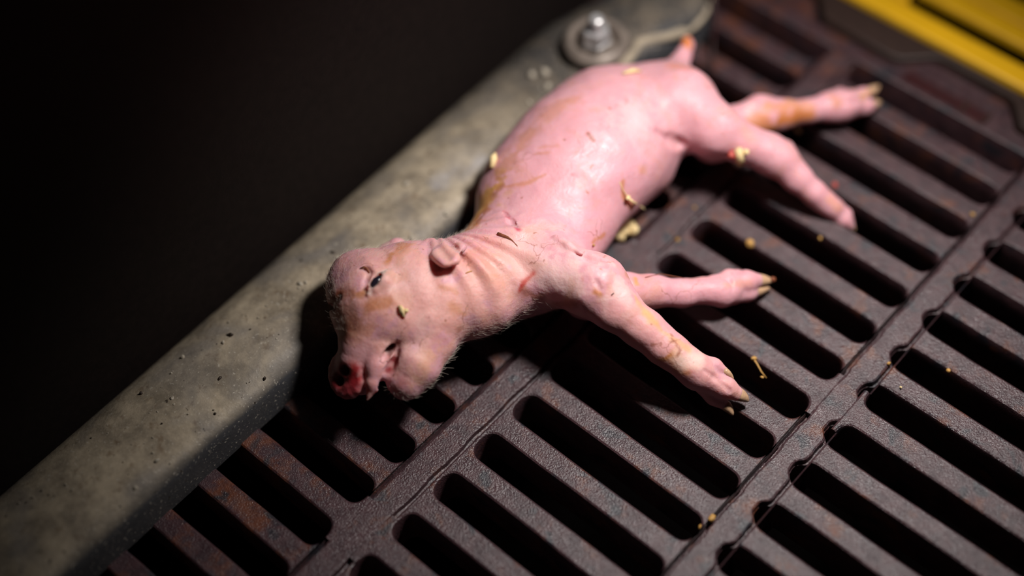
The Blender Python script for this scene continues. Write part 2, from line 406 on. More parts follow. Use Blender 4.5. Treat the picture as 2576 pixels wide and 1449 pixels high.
#@@PIGLET
# ------------------------------------------------------------------ piglet: signed distance body
class Body:
    def __init__(self): self.g = []; self.disp = []
    def group(self, prims, k=.12, ki=.12, mode='add'):
        "prims: chain of ((px,py,z,r_px), ...) lists or ready 3D capsules"
        self.g.append(dict(prims=prims, k=k, ki=ki, mode=mode))
    @staticmethod
    def d(P, p):
        a, b, ra, rb, sz, z0 = p
        X, Y, Z = P
        az, bz = a[2], b[2]
        if sz != 1: Z = z0+(Z-z0)/sz; az = z0+(az-z0)/sz; bz = z0+(bz-z0)/sz
        ab = (b[0]-a[0], b[1]-a[1], bz-az); L = ab[0]**2+ab[1]**2+ab[2]**2
        px, py, pz = X-a[0], Y-a[1], Z-az
        if L < 1e-9: h = 0.0; q = px*px+py*py+pz*pz; return np.sqrt(q)-ra
        h = np.clip((px*ab[0]+py*ab[1]+pz*ab[2])/L, 0, 1)
        dx = px-h*ab[0]; dy = py-h*ab[1]; dz = pz-h*ab[2]
        return (np.sqrt(dx*dx+dy*dy+dz*dz)-(ra+(rb-ra)*h))*(1.0 if sz >= 1 else 1.0)
    @staticmethod
    def smin(a, b, k):
        h = np.maximum(k-np.abs(a-b), 0)/k
        return np.minimum(a, b)-h*h*k*.25
    def pts(self, Q, ng=None):
        P = (Q[:, 0], Q[:, 1], Q[:, 2]); f = np.full(len(Q), 9.0)
        for g in self.g[:ng]:
            d = np.full(len(Q), 9.0)
            for p in g['prims']: d = self.smin(d, self.d(P, p), g['ki'])
            f = self.smin(f, d, g['k']) if g['mode'] == 'add' else -self.smin(-f, d, g['k'])
        if ng is None:
            for fn in self.disp: f = f+fn(Q)
        return f
    def grid(self, lo, hi, h):
        ax = [np.arange(lo[i], hi[i], h, dtype=np.float32) for i in range(3)]
        Fd = np.full([len(a) for a in ax], 9.0, np.float32)
        def box(mn, mx):
            return tuple(slice(max(0, int((mn[i]-lo[i])/h)), min(len(ax[i]), int((mx[i]-lo[i])/h)+2)) for i in range(3))
        for g in self.g:
            mg = max(g['k'], g['ki'])+3*h
            bb = []
            for a, b, ra, rb, sz, z0 in g['prims']:
                r = max(ra, rb)+mg; bb.append((np.minimum(a, b)-r, np.maximum(a, b)+r))
            mn = np.min([x[0] for x in bb], 0); mx = np.max([x[1] for x in bb], 0); B = box(mn, mx)
            D = np.full([s.stop-s.start for s in B], 9.0, np.float32)
            for p, (a, b) in zip(g['prims'], bb):
                b2 = box(a, b); P = (ax[0][b2[0]][:, None, None], ax[1][b2[1]][None, :, None], ax[2][b2[2]][None, None, :])
                lc = tuple(slice(b2[i].start-B[i].start, b2[i].stop-B[i].start) for i in range(3))
                D[lc] = self.smin(D[lc], self.d(P, p).astype(np.float32), g['ki'])
            Fd[B] = self.smin(Fd[B], D, g['k']) if g['mode'] == 'add' else -self.smin(-Fd[B], D, g['k'])
        return ax, Fd
    def hit(self, px, py, ng=None):
        d = R.T @ np.array([(px-1288)/F, (py-724.5)/F, 1.0]); d /= np.linalg.norm(d)
        t = (3.4-C[2])/d[2]
        for _ in range(160):
            p = C+d*t; v = float(self.pts(p[None], ng)[0]); t += max(min(v, .5)*.7, 0 if v < 0 else .0005)
            if v < .002: break
            if p[2] < -1.0: break
        return C+d*t
    def normal(self, p, ng=None, e=.02):
        Q = np.array([p+np.eye(3)[i]*e*s for i in range(3) for s in (1, -1)]); v = self.pts(Q, ng)
        n = np.array([v[0]-v[1], v[2]-v[3], v[4]-v[5]]); return n/(np.linalg.norm(n)+1e-9)
def chain(*q, sz=1.0, z0=0.0):
    P = [Wp(a[0], a[1], a[2]) for a in q]; r = [rpx(P[i], q[i][3]) for i in range(len(q))]
    if len(q) == 1: return [(P[0], P[0], r[0], r[0], sz, z0)]
    return [(P[i], P[i+1], r[i], r[i+1], sz, z0) for i in range(len(q)-1)]
B = Body()
T = dict(sz=.8, z0=1.08)
# trunk
B.group(chain((1290, 605, 1.06, 114), (1384, 497, 1.02, 174), (1472, 394, 1.12, 180), (1553, 322, 1.10, 166), (1650, 268, 1.05, 114), **T) +
        chain((1345, 650, 1.08, 138), (1388, 572, 1.05, 140), **T) +
        chain((1690, 270, 1.05, 110), sz=.9, z0=1.08) +
        chain((1634, 428, .64, 50), (1572, 474, .62, 46)), k=.1, ki=.4)
# neck + head
B.group(chain((1060, 745, 1.42, 128), (1180, 722, 1.36, 126), (1290, 668, 1.22, 132), sz=.9, z0=1.2), k=.45, ki=.3)
B.group(chain((975, 757, 1.48, 150), (1015, 735, 1.5, 132), sz=.84, z0=1.4) + chain((1062, 800, 1.36, 110)) +
        chain((905, 715, 1.35, 82)), k=.3, ki=.3)
B.group(chain((950, 812, 1.42, 97), (921, 870, 1.32, 66), (896, 912, 1.22, 46)), k=.22, ki=.15)
sn1 = np.array(Wp(869, 943, 1.15)); ax_s = np.array([-.17, -.70, .69]); ax_s /= np.linalg.norm(ax_s); sn0 = sn1-ax_s*.14
def disc_caps(c, n, R_, r, m=14):
    a = np.cross(n, [0, 0, 1.]); a /= np.linalg.norm(a); b = np.cross(n, a)
    P = [c+(a*math.cos(2*math.pi*i/m)+b*math.sin(2*math.pi*i/m)*.92)*R_ for i in range(m+1)]
    return [(P[i], P[i+1], r, r, 1, 0) for i in range(m)]
B.group([(sn0-ax_s*.22, sn1-ax_s*.22, .34, .30, 1, 0)]+disc_caps(sn1-ax_s*.04, ax_s, .335, .07)+disc_caps(sn1-ax_s*.06, ax_s, .20, .085)+[(sn1-ax_s*.2, sn1-ax_s*.05, .12, .08, 1, 0)], k=.09, ki=.09)
# jaw and upper lip
B.group(chain((1066, 856, 1.28, 84), (1044, 915, 1.2, 64), (1022, 950, 1.1, 54)), k=.06, ki=.1)
B.group(chain((960, 880, 1.44, 46), (952, 922, 1.36, 36), (940, 964, 1.24, 21), (925, 1004, 1.08, 4)), k=.06, ki=.05)
NB = len(B.g)
# shoulder + upper front leg
B.group(chain((1390, 680, 1.5, 82), (1500, 722, 1.55, 80), (1545, 768, 1.42, 60), (1622, 830, 1.15, 49), (1668, 872, 1.0, 45), (1700, 893, .9, 41), (1738, 923, .75, 39), (1765, 943, .62, 36), (1790, 958, .5, 30)), k=.28, ki=.16)
B.group(chain((1785, 955, .55, 31), (1822, 974, .42, 28), (1850, 989, .30, 20)), k=.06)
B.group(chain((1776, 968, .36, 28), (1802, 998, .18, 23), (1822, 1017, .08, 15)), k=.05)
B.group(chain((1752, 903, .80, 20), (1798, 920, .70, 15), (1824, 934, .62, 10)), k=.03)
# lower front leg
B.group(chain((1480, 735, .9, 70), (1575, 738, .85, 48), (1640, 734, .72, 41), (1720, 737, .60, 33), (1770, 731, .55, 31), (1805, 733, .50, 34), (1836, 728, .46, 30)), k=.14, ki=.14)
B.group(chain((1822, 738, .42, 31)), k=.12)
B.group(chain((1836, 716, .50, 27), (1878, 708, .42, 24), (1906, 706, .37, 17)), k=.05)
B.group(chain((1845, 742, .34, 24), (1880, 737, .26, 19), (1896, 733, .22, 14)), k=.05)
B.group(chain((1795, 706, .6, 15), (1832, 692, .58, 11), (1856, 684, .56, 6)), k=.05)
# upper hind leg
B.group(chain((1716, 272, 1.36, 95), (1800, 328, 1.34, 66), (1872, 362, 1.12, 47), (1930, 384, .95, 46), (1962, 402, .86, 42), (2005, 446, .62, 33), (2050, 486, .40, 27), (2078, 510, .22, 25), (2098, 527, .12, 25)), k=.32, ki=.18)
B.group(chain((1950, 368, .9, 24), (1975, 372, .84, 20)), k=.12)
B.group(chain((2096, 526, .12, 23), (2122, 552, -.04, 18), (2140, 568, -.14, 10)), k=.05)
B.group(chain((2104, 518, .14, 18), (2128, 538, 0, 13), (2140, 556, -.10, 8)), k=.05)
# lower hind leg
B.group(chain((1800, 340, .8, 70), (1885, 300, .75, 40), (1922, 290, .72, 46), (1965, 288, .66, 35), (2035, 279, .55, 28), (2085, 268, .5, 34), (2120, 264, .46, 38), (2140, 260, .44, 34)), k=.14, ki=.14)
B.group(chain((1888, 290, .8, 32), (1906, 272, .8, 30), (1926, 263, .78, 20)), k=.10)
B.group(chain((2140, 248, .5, 24), (2172, 238, .46, 17), (2196, 227, .42, 8)), k=.05)
B.group(chain((2148, 270, .38, 25), (2180, 266, .34, 18), (2202, 260, .3, 9)), k=.05)
B.group(chain((2092, 243, .58, 17), (2112, 231, .56, 10), (2120, 226, .55, 7)), k=.05)
# tail
B.group(chain((1690, 200, 1.1, 45), (1706, 166, 1.1, 27), (1720, 138, 1.15, 19), (1730, 114, 1.2, 15), (1729, 102, 1.22, 12)), k=.2, ki=.08)
# far ear root
B.group(chain((985, 640, 1.2, 36), (1000, 622, 1.3, 24)), k=.15)
NPRE = len(B.g)
def hits(px, lift=0.0, ng=None):
    ng = NPRE if ng is None else ng; out = []
    for x, y in px:
        p = B.hit(x, y, ng); 
        out.append(p+B.normal(p, ng)*lift if lift else p)
    return out
def surf_caps(px, rad, lift):
    P = hits(px, lift); r = [rpx(P[i], rad[i]) for i in range(len(P))]
    return [(P[i], P[i+1], r[i], r[i+1], 1, 0) for i in range(len(P)-1)]
# near ear: folded flap
def flat_caps(pts, rads, sz):
    return [(pts[i], pts[i+1], rads[i], rads[i+1], sz, float(pts[i][2])) for i in range(len(pts)-1)]
ear_out = [(1090, 642, .07), (1104, 655, .12), (1121, 663, .15), (1138, 661, .15), (1151, 648, .13), (1156, 632, .10), (1149, 616, .0), (1130, 607, -.07), (1106, 606, -.09)]
eh = np.array(hits([q[:2] for q in ear_out]+[(1112, 628)]))
epl = np.linalg.lstsq(np.c_[eh[:, :2], np.ones(len(eh))], eh[:, 2], rcond=None)[0]
def epx(x, y, dz):
    p = Wp(x, y, 2.0)
    for _ in range(8): p = Wp(x, y, float(epl[0]*p[0]+epl[1]*p[1]+epl[2])+dz)
    return np.array(p)
eo = np.array(ear_out, float); tq = np.linspace(0, len(eo)-1, 31); i0 = np.minimum(tq.astype(int), len(eo)-2); fq = (tq-i0)[:, None]
eg = lambda k: eo[np.clip(i0+k, 0, len(eo)-1)]
ear_sp = .5*(2*eg(0)+(eg(1)-eg(-1))*fq+(2*eg(-1)-5*eg(0)+4*eg(1)-eg(2))*fq**2+(3*eg(0)-eg(-1)-3*eg(1)+eg(2))*fq**3)
hub = epx(1110, 627, .04)
ep_ = [epx(*q) for q in ear_sp]
B.group([(hub, q, .05, .04, 1, 0) for q in ep_]+[(ep_[i], ep_[i+1], .046, .046, 1, 0) for i in range(21)]+[(epx(1086, 616, -.08), hub, .12, .05, 1, 0)], k=.07, ki=.02)
B.group(surf_caps([(1094, 660), (1104, 674), (1128, 674)], [6, 9, 5], -.02), k=.05, mode='sub')
# eye socket slit, eyelids
B.group(surf_caps([(927, 742), (936, 716), (950, 698), (972, 686)], [4, 6, 6, 4], .02), k=.05)
B.group(surf_caps([(948, 728), (968, 706), (984, 690)], [9, 14, 8], .0), k=.10)
B.group(surf_caps([(933, 729), (942, 712), (952, 701), (968, 690)], [3, 9, 9, 3], .015), k=.02, mode='sub')
# brow folds and muzzle folds
B.group(surf_caps([(905, 676), (918, 674), (928, 684), (920, 708), (914, 728)], [2.5, 3, 3, 3, 2], .0), k=.05, mode='sub')
B.group(surf_caps([(852, 748), (836, 770), (826, 800)], [5, 7, 6], .01), k=.08, mode='sub')
# mouth cleft
B.group(surf_caps([(995, 866), (985, 879), (972, 896), (956, 916)], [3, 8, 6, 2], -.05), k=.02, mode='sub')
B.group(surf_caps([(992, 868), (984, 882)], [8, 7], -.13), k=.03, mode='sub')
B.group(surf_caps([(999, 858), (1000, 890), (990, 912), (978, 935), (962, 970), (950, 995)], [3, 4, 6, 8, 9, 9], -.02), k=.03, mode='sub')
# nostrils
lat = np.array([0, 0, 1.])-ax_s[2]*ax_s; lat /= np.linalg.norm(lat); nos = [sn1+lat*.14+ax_s*.01, sn1-lat*.13+ax_s*.01]
for q in nos: B.group([(q+ax_s*.06, q-ax_s*.10, .085, .045, 1, 0)], k=.09, mode='sub')
# armpit, groin and flank creases
B.group(surf_caps([(1440, 628), (1475, 648), (1520, 662)], [4, 7, 5], .0), k=.10, mode='sub')
B.group(surf_caps([(1655, 332), (1685, 350), (1712, 364)], [4, 8, 10], -.02), k=.14, mode='sub')
B.group(surf_caps([(1268, 532), (1285, 553), (1302, 575)], [1.5, 3, 1.5], .0), k=.03, mode='sub')
B.group(surf_caps([(1398, 600), (1430, 622), (1462, 640)], [4, 6, 3], .03), k=.10)
# cleft marks over the feet
for px in ([(1772, 932), (1800, 950), (1838, 985)], [(1820, 700), (1835, 705), (1845, 727)], [(2122, 258), (2150, 256), (2185, 249)], [(1500, 705), (1510, 728)]):
    B.group(surf_caps(px, [2.5]*len(px), .0), k=.05, mode='sub')
piv = Wp(1095, 575, 1.6); nv = Wp(1220, 660, 1.9)
def wrinkles(Q):
    d = Q[:, :2]-piv[:2]; ang = np.arctan2(d[:, 1], d[:, 0]); rad = np.hypot(d[:, 0], d[:, 1])
    m = np.exp(-((Q[:, 0]-nv[0])**2+(Q[:, 1]-nv[1])**2)/.55)*np.clip((Q[:, 2]-.9)/.5, 0, 1)
    return .042*m*(np.sin(ang*27+1.6*np.sin(rad*2.6))+.5*np.sin(ang*13+1))*np.clip(rad/.7, .3, 1.2)
rbv = Wp(1430, 500, 2.0)
def lumps(Q):
    n = (vnoise(Q, 2.1)*.05+vnoise(Q, 5.0)*.022)*np.clip((np.linalg.norm(Q-sn1, axis=1)-.35)/.4, 0, 1)
    m = np.exp(-((Q[:, 0]-rbv[0])**2+(Q[:, 1]-rbv[1])**2)/1.2)*np.clip((Q[:, 2]-.8)/.6, 0, 1)
    return n*np.clip((Q[:, 2]+.2)/.3, .2, 1)*.8+.012*m*np.sin((Q[:, 1]+.35*Q[:, 0])*7.5)
B.disp = [wrinkles, lumps]

# ---- surface nets
h = .032; lo = np.array([-3.9, .3, -.45]); hi = np.array([3.9, 13.1, 2.9])
ax, Fd = B.grid(lo, hi, h)
ins = Fd < 0
sh = np.array(Fd.shape); cs = sh-1
cnt = np.zeros(cs, np.int8)
for a in (0, 1):
    for b in (0, 1):
        for c in (0, 1): cnt += ins[a:a+cs[0], b:b+cs[1], c:c+cs[2]]
act = (cnt > 0) & (cnt < 8); idx = np.argwhere(act); vid = np.full(cs, -1, np.int32); vid[act] = np.arange(len(idx))
corn = np.array([(a, b, c) for a in (0, 1) for b in (0, 1) for c in (0, 1)])
val = np.stack([Fd[idx[:, 0]+c[0], idx[:, 1]+c[1], idx[:, 2]+c[2]] for c in corn], 1)
acc = np.zeros((len(idx), 3)); num = np.zeros(len(idx))
for i in range(8):
    for j in range(i+1, 8):
        if np.abs(corn[i]-corn[j]).sum() != 1: continue
        x = (val[:, i] < 0) != (val[:, j] < 0)
        t = np.where(x, val[:, i]/np.where(x, val[:, i]-val[:, j], 1), 0)
        acc += np.where(x[:, None], corn[i]+(corn[j]-corn[i])*t[:, None], 0); num += x
pos = (idx+acc/num[:, None])*h+lo
quads = []
for axs in range(3):
    o1, o2 = [(1, 2), (2, 0), (0, 1)][axs]
    s0 = [slice(None)]*3; s1 = [slice(None)]*3; s0[axs] = slice(0, -1); s1[axs] = slice(1, None)
    A, Bn = ins[tuple(s0)], ins[tuple(s1)]; ch = np.argwhere(A != Bn)
    ok = (ch[:, o1] > 0) & (ch[:, o2] > 0) & (ch[:, o1] < sh[o1]-1) & (ch[:, o2] < sh[o2]-1); ch = ch[ok]
    fl = A[tuple(ch.T)]
    def vv_(d1, d2):
        q = ch.copy(); q[:, o1] -= d1; q[:, o2] -= d2; return vid[tuple(q.T)]
    qd = np.stack([vv_(1, 1), vv_(0, 1), vv_(0, 0), vv_(1, 0)], 1)
    qd[~fl] = qd[~fl][:, ::-1]; quads.append(qd)
quads = np.concatenate(quads)
del Fd, ins, cnt, act, val
# keep only the largest piece of surface (union-find by label spreading)
lab = np.arange(len(pos))
for _ in range(400):
    mn = lab[quads].min(1); new = lab.copy()
    for c in range(4): np.minimum.at(new, quads[:, c], mn)
    new = new[new]
    if (new == lab).all(): break
    lab = new
main = np.bincount(lab).argmax(); keep = lab == main
re = np.cumsum(keep)-1; quads = re[quads[keep[quads[:, 0]]]]; pos = pos[keep]
# project on the exact surface (with wrinkles and lumps)
def grad(Q, f0, e=.012):
    return np.stack([(B.pts(Q+np.eye(3)[i]*e)-f0)/e for i in range(3)], 1)
f0 = B.pts(pos); g = grad(pos, f0)
pos = pos-np.clip(f0, -.1, .1)[:, None]*g/np.maximum((g**2).sum(1), .25)[:, None]
nrm = g/(np.linalg.norm(g, axis=1, keepdims=True)+1e-9)

# ---- colour of the skin
tone = np.tile(np.array([.70, .378, .425]), (len(pos), 1)); wet = np.zeros(len(pos))
nz = vnoise(pos, 3.0)+.8*vnoise(pos, 7.0)+.8*vnoise(pos, 14.0)
def paint(px, r, col, s=1.0, lift=0.0, rough=.8):
    P = hits(px, lift)
    d = np.full(len(pos), 9.0)
    for i in range(max(1, len(P)-1)):
        a = P[i]; b = P[min(i+1, len(P)-1)]; ab = b-a; L = (ab**2).sum()
        q = pos-a; hh = np.clip(q@ab/L, 0, 1) if L > 1e-9 else np.zeros(len(pos))
        d = np.minimum(d, np.linalg.norm(q-hh[:, None]*ab, axis=1))
    rr = r/145.0*(1+rough*nz*1.6)
    wgt = s*np.clip(1.45-d/np.maximum(rr, .004), 0, 1)**1.3
    wgt = np.clip(wgt, 0, 1)[:, None]
    tone[:] = tone*(1-wgt)+np.array(col)*wgt
ORG = (.55, .22, .06); BRN = (.30, .08, .03); RED = (.55, .03, .035); PALE = (.86, .62, .60); LIL = (.66, .38, .46); YEL = (.70, .42, .13)
for px, r, c, s in [
    ([(1000, 770), (1060, 740)], 210, (.78, .43, .375), .75), ([(1150, 740), (1200, 720)], 130, (.77, .42, .37), .6), ([(1545, 768), (1700, 893), (1800, 958)], 70, (.76, .41, .38), .6),
    ([(1400, 560), (1455, 600)], 60, LIL, .35), ([(1560, 430), (1600, 400)], 60, LIL, .4), ([(1460, 540)], 50, LIL, .5), ([(1590, 300)], 70, PALE, .3),
    ([(1330, 640), (1400, 690)], 90, PALE, .45), ([(1560, 730)], 40, PALE, .7), ([(1430, 720), (1370, 710)], 40, PALE, .6),
    # orange dried film along the back
    ([(1190, 555), (1215, 515), (1250, 460)], 30, (.60, .33, .10), .95), ([(1200, 560), (1222, 530)], 18, (.34, .13, .05), .8), ([(1180, 575), (1200, 545)], 26, ORG, .8), ([(1240, 490), (1262, 470)], 12, BRN, .5), ([(1250, 450), (1285, 395), (1330, 335)], 26, (.52, .24, .13), .6), ([(1370, 290), (1440, 250)], 26, ORG, .4),
    ([(1270, 470), (1320, 462), (1345, 452), (1372, 438)], 6, ORG, .55), ([(1360, 370), (1400, 365)], 9, ORG, .35), ([(1345, 388), (1380, 384)], 7, ORG, .4),
    ([(1480, 335), (1492, 352)], 6, BRN, .8), ([(1565, 460), (1570, 500), (1590, 520)], 9, ORG, .75), ([(1440, 440), (1455, 448)], 7, (.5, .2, .25), .7),
    ([(1615, 430)], 14, ORG, .4), ([(1490, 610), (1520, 590)], 8, ORG, .7),
    # scratches; the armpit brown is shading painted into the tone
    ([(1266, 530), (1285, 553), (1304, 578)], 4.5, (.60, .10, .16), .95), ([(1310, 718), (1322, 706), (1342, 688)], 5, RED, .95), ([(1308, 730), (1318, 712)], 6, RED, .8),
    ([(1320, 735), (1350, 748)], 18, BRN, .7), ([(1405, 765), (1440, 765)], 18, BRN, .55), ([(1498, 735), (1510, 738)], 8, ORG, .8),
    # head
    ([(915, 672), (925, 680)], 4, BRN, .95), ([(928, 690), (918, 720)], 5, BRN, .6), ([(900, 738), (915, 736)], 12, ORG, .75), ([(845, 745), (880, 738)], 12, BRN, .6), ([(852, 740), (835, 765), (822, 810)], 13, BRN, .85),  # brown at the left brow crease: stain with shade painted in
    ([(925, 772), (975, 758)], 16, (.52, .20, .08), .75), ([(950, 770), (1010, 750)], 22, ORG, .28), ([(885, 790), (900, 825)], 12, (.52, .18, .12), .4), ([(860, 805), (855, 840)], 20, ORG, .5), ([(875, 838), (950, 822)], 20, (.60, .26, .15), .5), ([(860, 780), (905, 800)], 24, (.55, .25, .17), .55), ([(870, 830), (900, 800)], 16, BRN, .3),
    ([(985, 640), (975, 660)], 7, ORG, .8), ([(1000, 612), (1020, 618)], 22, ORG, .55), ([(1000, 625), (1005, 660)], 8, ORG, .4), ([(1110, 722), (1150, 735)], 10, ORG, .45), ([(1140, 770), (1165, 790)], 12, ORG, .5), ([(1155, 830)], 9, BRN, .5),
    ([(1015, 695), (960, 690), (1000, 700)], 12, ORG, .4), ([(867, 682)], 3.5, BRN, .9), ([(996, 808)], 4, BRN, .7), ([(1210, 590), (1250, 610), (1330, 690)], 26, (.74, .36, .28), .35),
    ([(1180, 640), (1250, 700)], 26, (.70, .32, .22), .45), ([(990, 705), (1060, 690)], 40, PALE, .3), ([(1070, 830), (1045, 880)], 34, PALE, .3), ([(1080, 900), (1060, 960)], 26, (.72, .42, .28), .6),
    # snout and mouth
    ([(872, 950), (862, 964)], 58, (.38, .035, .05), .97), ([(893, 928), (898, 945)], 20, (.46, .012, .02), .9), ([(884, 932), (851, 960)], 12, (.16, .01, .012), .6), ([(905, 893), (880, 889), (838, 905)], 19, (.76, .42, .45), .85), ([(925, 890), (935, 930)], 24, (.76, .41, .43), .7), ([(925, 950), (930, 985)], 16, (.74, .36, .36), .8),  # dark disc red includes its shade; pink muzzle top is painted as lit
    ([(925, 950), (926, 990)], 13, (.70, .36, .32), .7), ([(990, 905), (982, 928), (955, 990)], 10, (.34, .02, .03), .95), ([(999, 856), (1001, 885)], 6, (.45, .10, .09), .9), ([(991, 869), (984, 880)], 12, (.05, .010, .012), 1.0), ([(980, 886), (962, 908)], 8, (.20, .02, .025), .8), ([(929, 740), (938, 712), (950, 695), (974, 684)], 4.5, (.86, .70, .68), .9), ([(1010, 965), (975, 985)], 18, (.55, .18, .17), .6),  # near-black mouth hole: recess shade painted into the skin tone
    ([(1105, 672), (1130, 670)], 9, (.62, .10, .10), .9), ([(1095, 652), (1130, 662)], 8, (.84, .56, .48), .8), ([(930, 738), (946, 705), (968, 688)], 5, (.80, .62, .60), .8), ([(948, 712), (962, 697)], 6, (.10, .06, .08), .9),
    # legs
    ([(1660, 905), (1700, 890), (1712, 893)], 6, ORG, .9), ([(1690, 900), (1725, 935)], 16, ORG, .75), ([(1720, 905), (1750, 905)], 22, (.88, .66, .58), .8), ([(1620, 790), (1690, 850), (1730, 880)], 9, YEL, .55), ([(1600, 750), (1650, 810)], 9, YEL, .5),
    ([(1640, 868), (1700, 858)], 3, BRN, .7), ([(1690, 850), (1712, 880), (1705, 895)], 3, BRN, .7), ([(1598, 700), (1600, 712)], 8, YEL, .8), ([(1640, 715), (1660, 740)], 24, (.50, .24, .28), .45), ([(1575, 690), (1600, 705)], 14, ORG, .4),
    ([(1840, 960), (1860, 985)], 20, (.80, .46, .44), .5), ([(1830, 715), (1880, 712)], 14, (.74, .36, .26), .5),
    ([(1905, 310), (1930, 325)], 36, ORG, .85), ([(1935, 265), (1980, 262)], 24, (.60, .27, .12), .8), ([(1960, 305), (2040, 290)], 19, (.50, .17, .03), .95), ([(2000, 262), (2030, 262)], 14, (.62, .30, .16), .6), ([(2090, 240), (2110, 262)], 13, (.58, .24, .12), .7), ([(2170, 240), (2195, 228)], 9, YEL, .7), ([(1880, 280), (1900, 258)], 18, PALE, .6),
    ([(1730, 112), (1729, 100)], 20, (.62, .20, .02), 1.0), ([(1700, 165), (1720, 168)], 22, (.68, .25, .16), .6), ([(2090, 505), (2110, 520)], 14, (.72, .36, .24), .6),
    ([(1840, 385), (1845, 400)], 10, (.62, .10, .08), .8), ([(1880, 330), (1890, 350)], 20, (.72, .34, .24), .4)]:
    paint(px, r, c, s, -.09 if c[0] < .06 else (-.04 if c[1] < .025 else 0.0))
vm = bpy.data.meshes.new('body')
vm.vertices.add(len(pos)); vm.vertices.foreach_set('co', (pos*S).astype(np.float32).ravel())
vm.loops.add(quads.size); vm.loops.foreach_set('vertex_index', quads.ravel().astype(np.int32))
vm.polygons.add(len(quads)); vm.polygons.foreach_set('loop_start', np.arange(0, quads.size, 4, dtype=np.int32))
vm.update(calc_edges=True)
vm.polygons.foreach_set('use_smooth', np.ones(len(quads), bool))
ca = vm.attributes.new('tone', 'FLOAT_COLOR', 'POINT'); ca.data.foreach_set('color', np.concatenate([tone, np.ones((len(pos), 1))], 1).astype(np.float32).ravel())
wetm = np.exp(-(((pos-np.array(hits([(1490, 385)])[0]))**2).sum(1))/.9)
wa = vm.attributes.new('wet', 'FLOAT', 'POINT'); wa.data.foreach_set('value', wetm.astype(np.float32))
PB = np.array([-1.5, 6.0, 0.0])
piglet = empty('piglet', PB); tag(piglet, 'dead pink newborn piglet lying on its side on the iron grate', 'piglet')
def pchild(name, V, Fc, mat, smooth=True, sharp=0):
    o = link(name, mk(name, np.asarray(V, float)-PB, Fc, smooth, sharp), mat, piglet); return o
vm.vertices.foreach_set('co', ((pos-PB)*S).astype(np.float32).ravel()); vm.update()
body = link('body', vm, M_SKIN, piglet)
# eye ball in the slit
ep = hits([(931, 733), (939, 718), (947, 707), (956, 699), (969, 690)], -.035)
V, Fc = tube(ep, [.02, .07, .085, .07, .02], 16); pchild('eye', V, Fc, M_EYE)
# claws
def claw(pts, r, label=None):
    P = [Wp(*p) for p in pts]; P = [P[0]*(1-t)**2+2*t*(1-t)*P[1]+t*t*P[2] for t in (0, .2, .4, .6, .8, .93, 1)]
    rr = [rpx(P[0], r)*q for q in (.92, 1.0, .88, .68, .44, .22, .04)]
    V, Fc = tube(P, rr, 12); pchild('claw', V, Fc, M_CLAW)
claw([(1852, 989, .30), (1874, 998, .23), (1882, 1012, .12)], 17)
claw([(1819, 1014, .10), (1838, 1030, .03), (1844, 1046, -.06)], 14)
claw([(1820, 931, .65), (1836, 940, .6), (1846, 954, .52)], 9)
claw([(1900, 706, .38), (1926, 703, .34), (1946, 708, .28)], 17)
claw([(1890, 734, .24), (1918, 729, .2), (1938, 723, .16)], 15)
claw([(1848, 686, .57), (1858, 682, .55), (1866, 680, .53)], 6.5)
claw([(2186, 231, .44), (2202, 224, .4), (2212, 215, .38)], 12)
claw([(2192, 263, .32), (2206, 259, .29), (2216, 256, .26)], 12)
claw([(2134, 562, -.1), (2144, 571, -.18), (2150, 582, -.26)], 11)
# fine white hair
headc = np.array(Wp(1000, 760, 1.5)); jawc = np.array(Wp(1060, 860, 1.3))
msk = (np.linalg.norm(pos-headc, axis=1) < 1.9)*1.0
msk = np.maximum(msk, (np.linalg.norm(pos-np.array(Wp(1200, 850, 1)), axis=1) < .9)*.6)
msk = np.maximum(msk, (np.linalg.norm(pos-np.array(Wp(1330, 760, .9)), axis=1) < .7)*.8)
sn = np.array(sn1); msk = msk*(np.linalg.norm(pos-sn, axis=1) > .75)
pool = np.flatnonzero(rng.random(len(pos)) < msk)
pick = rng.choice(pool, min(6000, len(pool)), replace=False)
flow = (np.array(Wp(1200, 650, 1.6))-np.array(Wp(900, 880, 1.4))); flow /= np.linalg.norm(flow)
HV = []; HF = []
for i in pick:
    p = pos[i]; n_ = nrm[i]; f_ = flow-n_*(flow@n_); d_ = n_*.4+f_*1.0+rng.normal(0, .22, 3); d_ /= np.linalg.norm(d_)
    L = rng.uniform(.04, .13); sdir = np.cross(d_, n_); sdir /= np.linalg.norm(sdir)+1e-9; s2 = np.cross(d_, sdir)
    r_ = .0015; b = len(HV); mid = p+d_*L*.55; tip = p+d_*L+f_*L*.25
    for q, rr in ((p-n_*.01, r_), (mid, r_*.7)):
        for k in range(3):
            a_ = 2.094*k; HV.append(q+(sdir*math.cos(a_)+s2*math.sin(a_))*rr)
    HV.append(tip)
    for k in range(3):
        k2 = (k+1) % 3; HF += [(b+k, b+k2, b+3+k2, b+3+k), (b+3+k, b+3+k2, b+6)]
hair = pchild('fine_hair', HV, HF, M_HAIR); hair['kind'] = 'stuff'
for (x0, y0, z0), (x1, y1, z1) in [((1096, 921, 1.2), (1152, 897, 1.22)), ((1096, 925, 1.2), (1146, 905, 1.16)), ((1094, 929, 1.2), (1142, 926, 1.14)), ((1093, 932, 1.15), (1128, 942, 1.05)), ((1096, 919, 1.25), (1146, 892, 1.26)), ((1092, 935, 1.15), (1116, 948, 1.02))]:
    a = Wp(x0-16, y0-2, z0); b = Wp(x1, y1, z1); mdp = (a+b)/2+np.array([0, 0, .03])
    V, Fc = tube([a, mdp, b], [.0018, .0016, .0010], 5); pchild('whisker', V, Fc, M_HAIR)

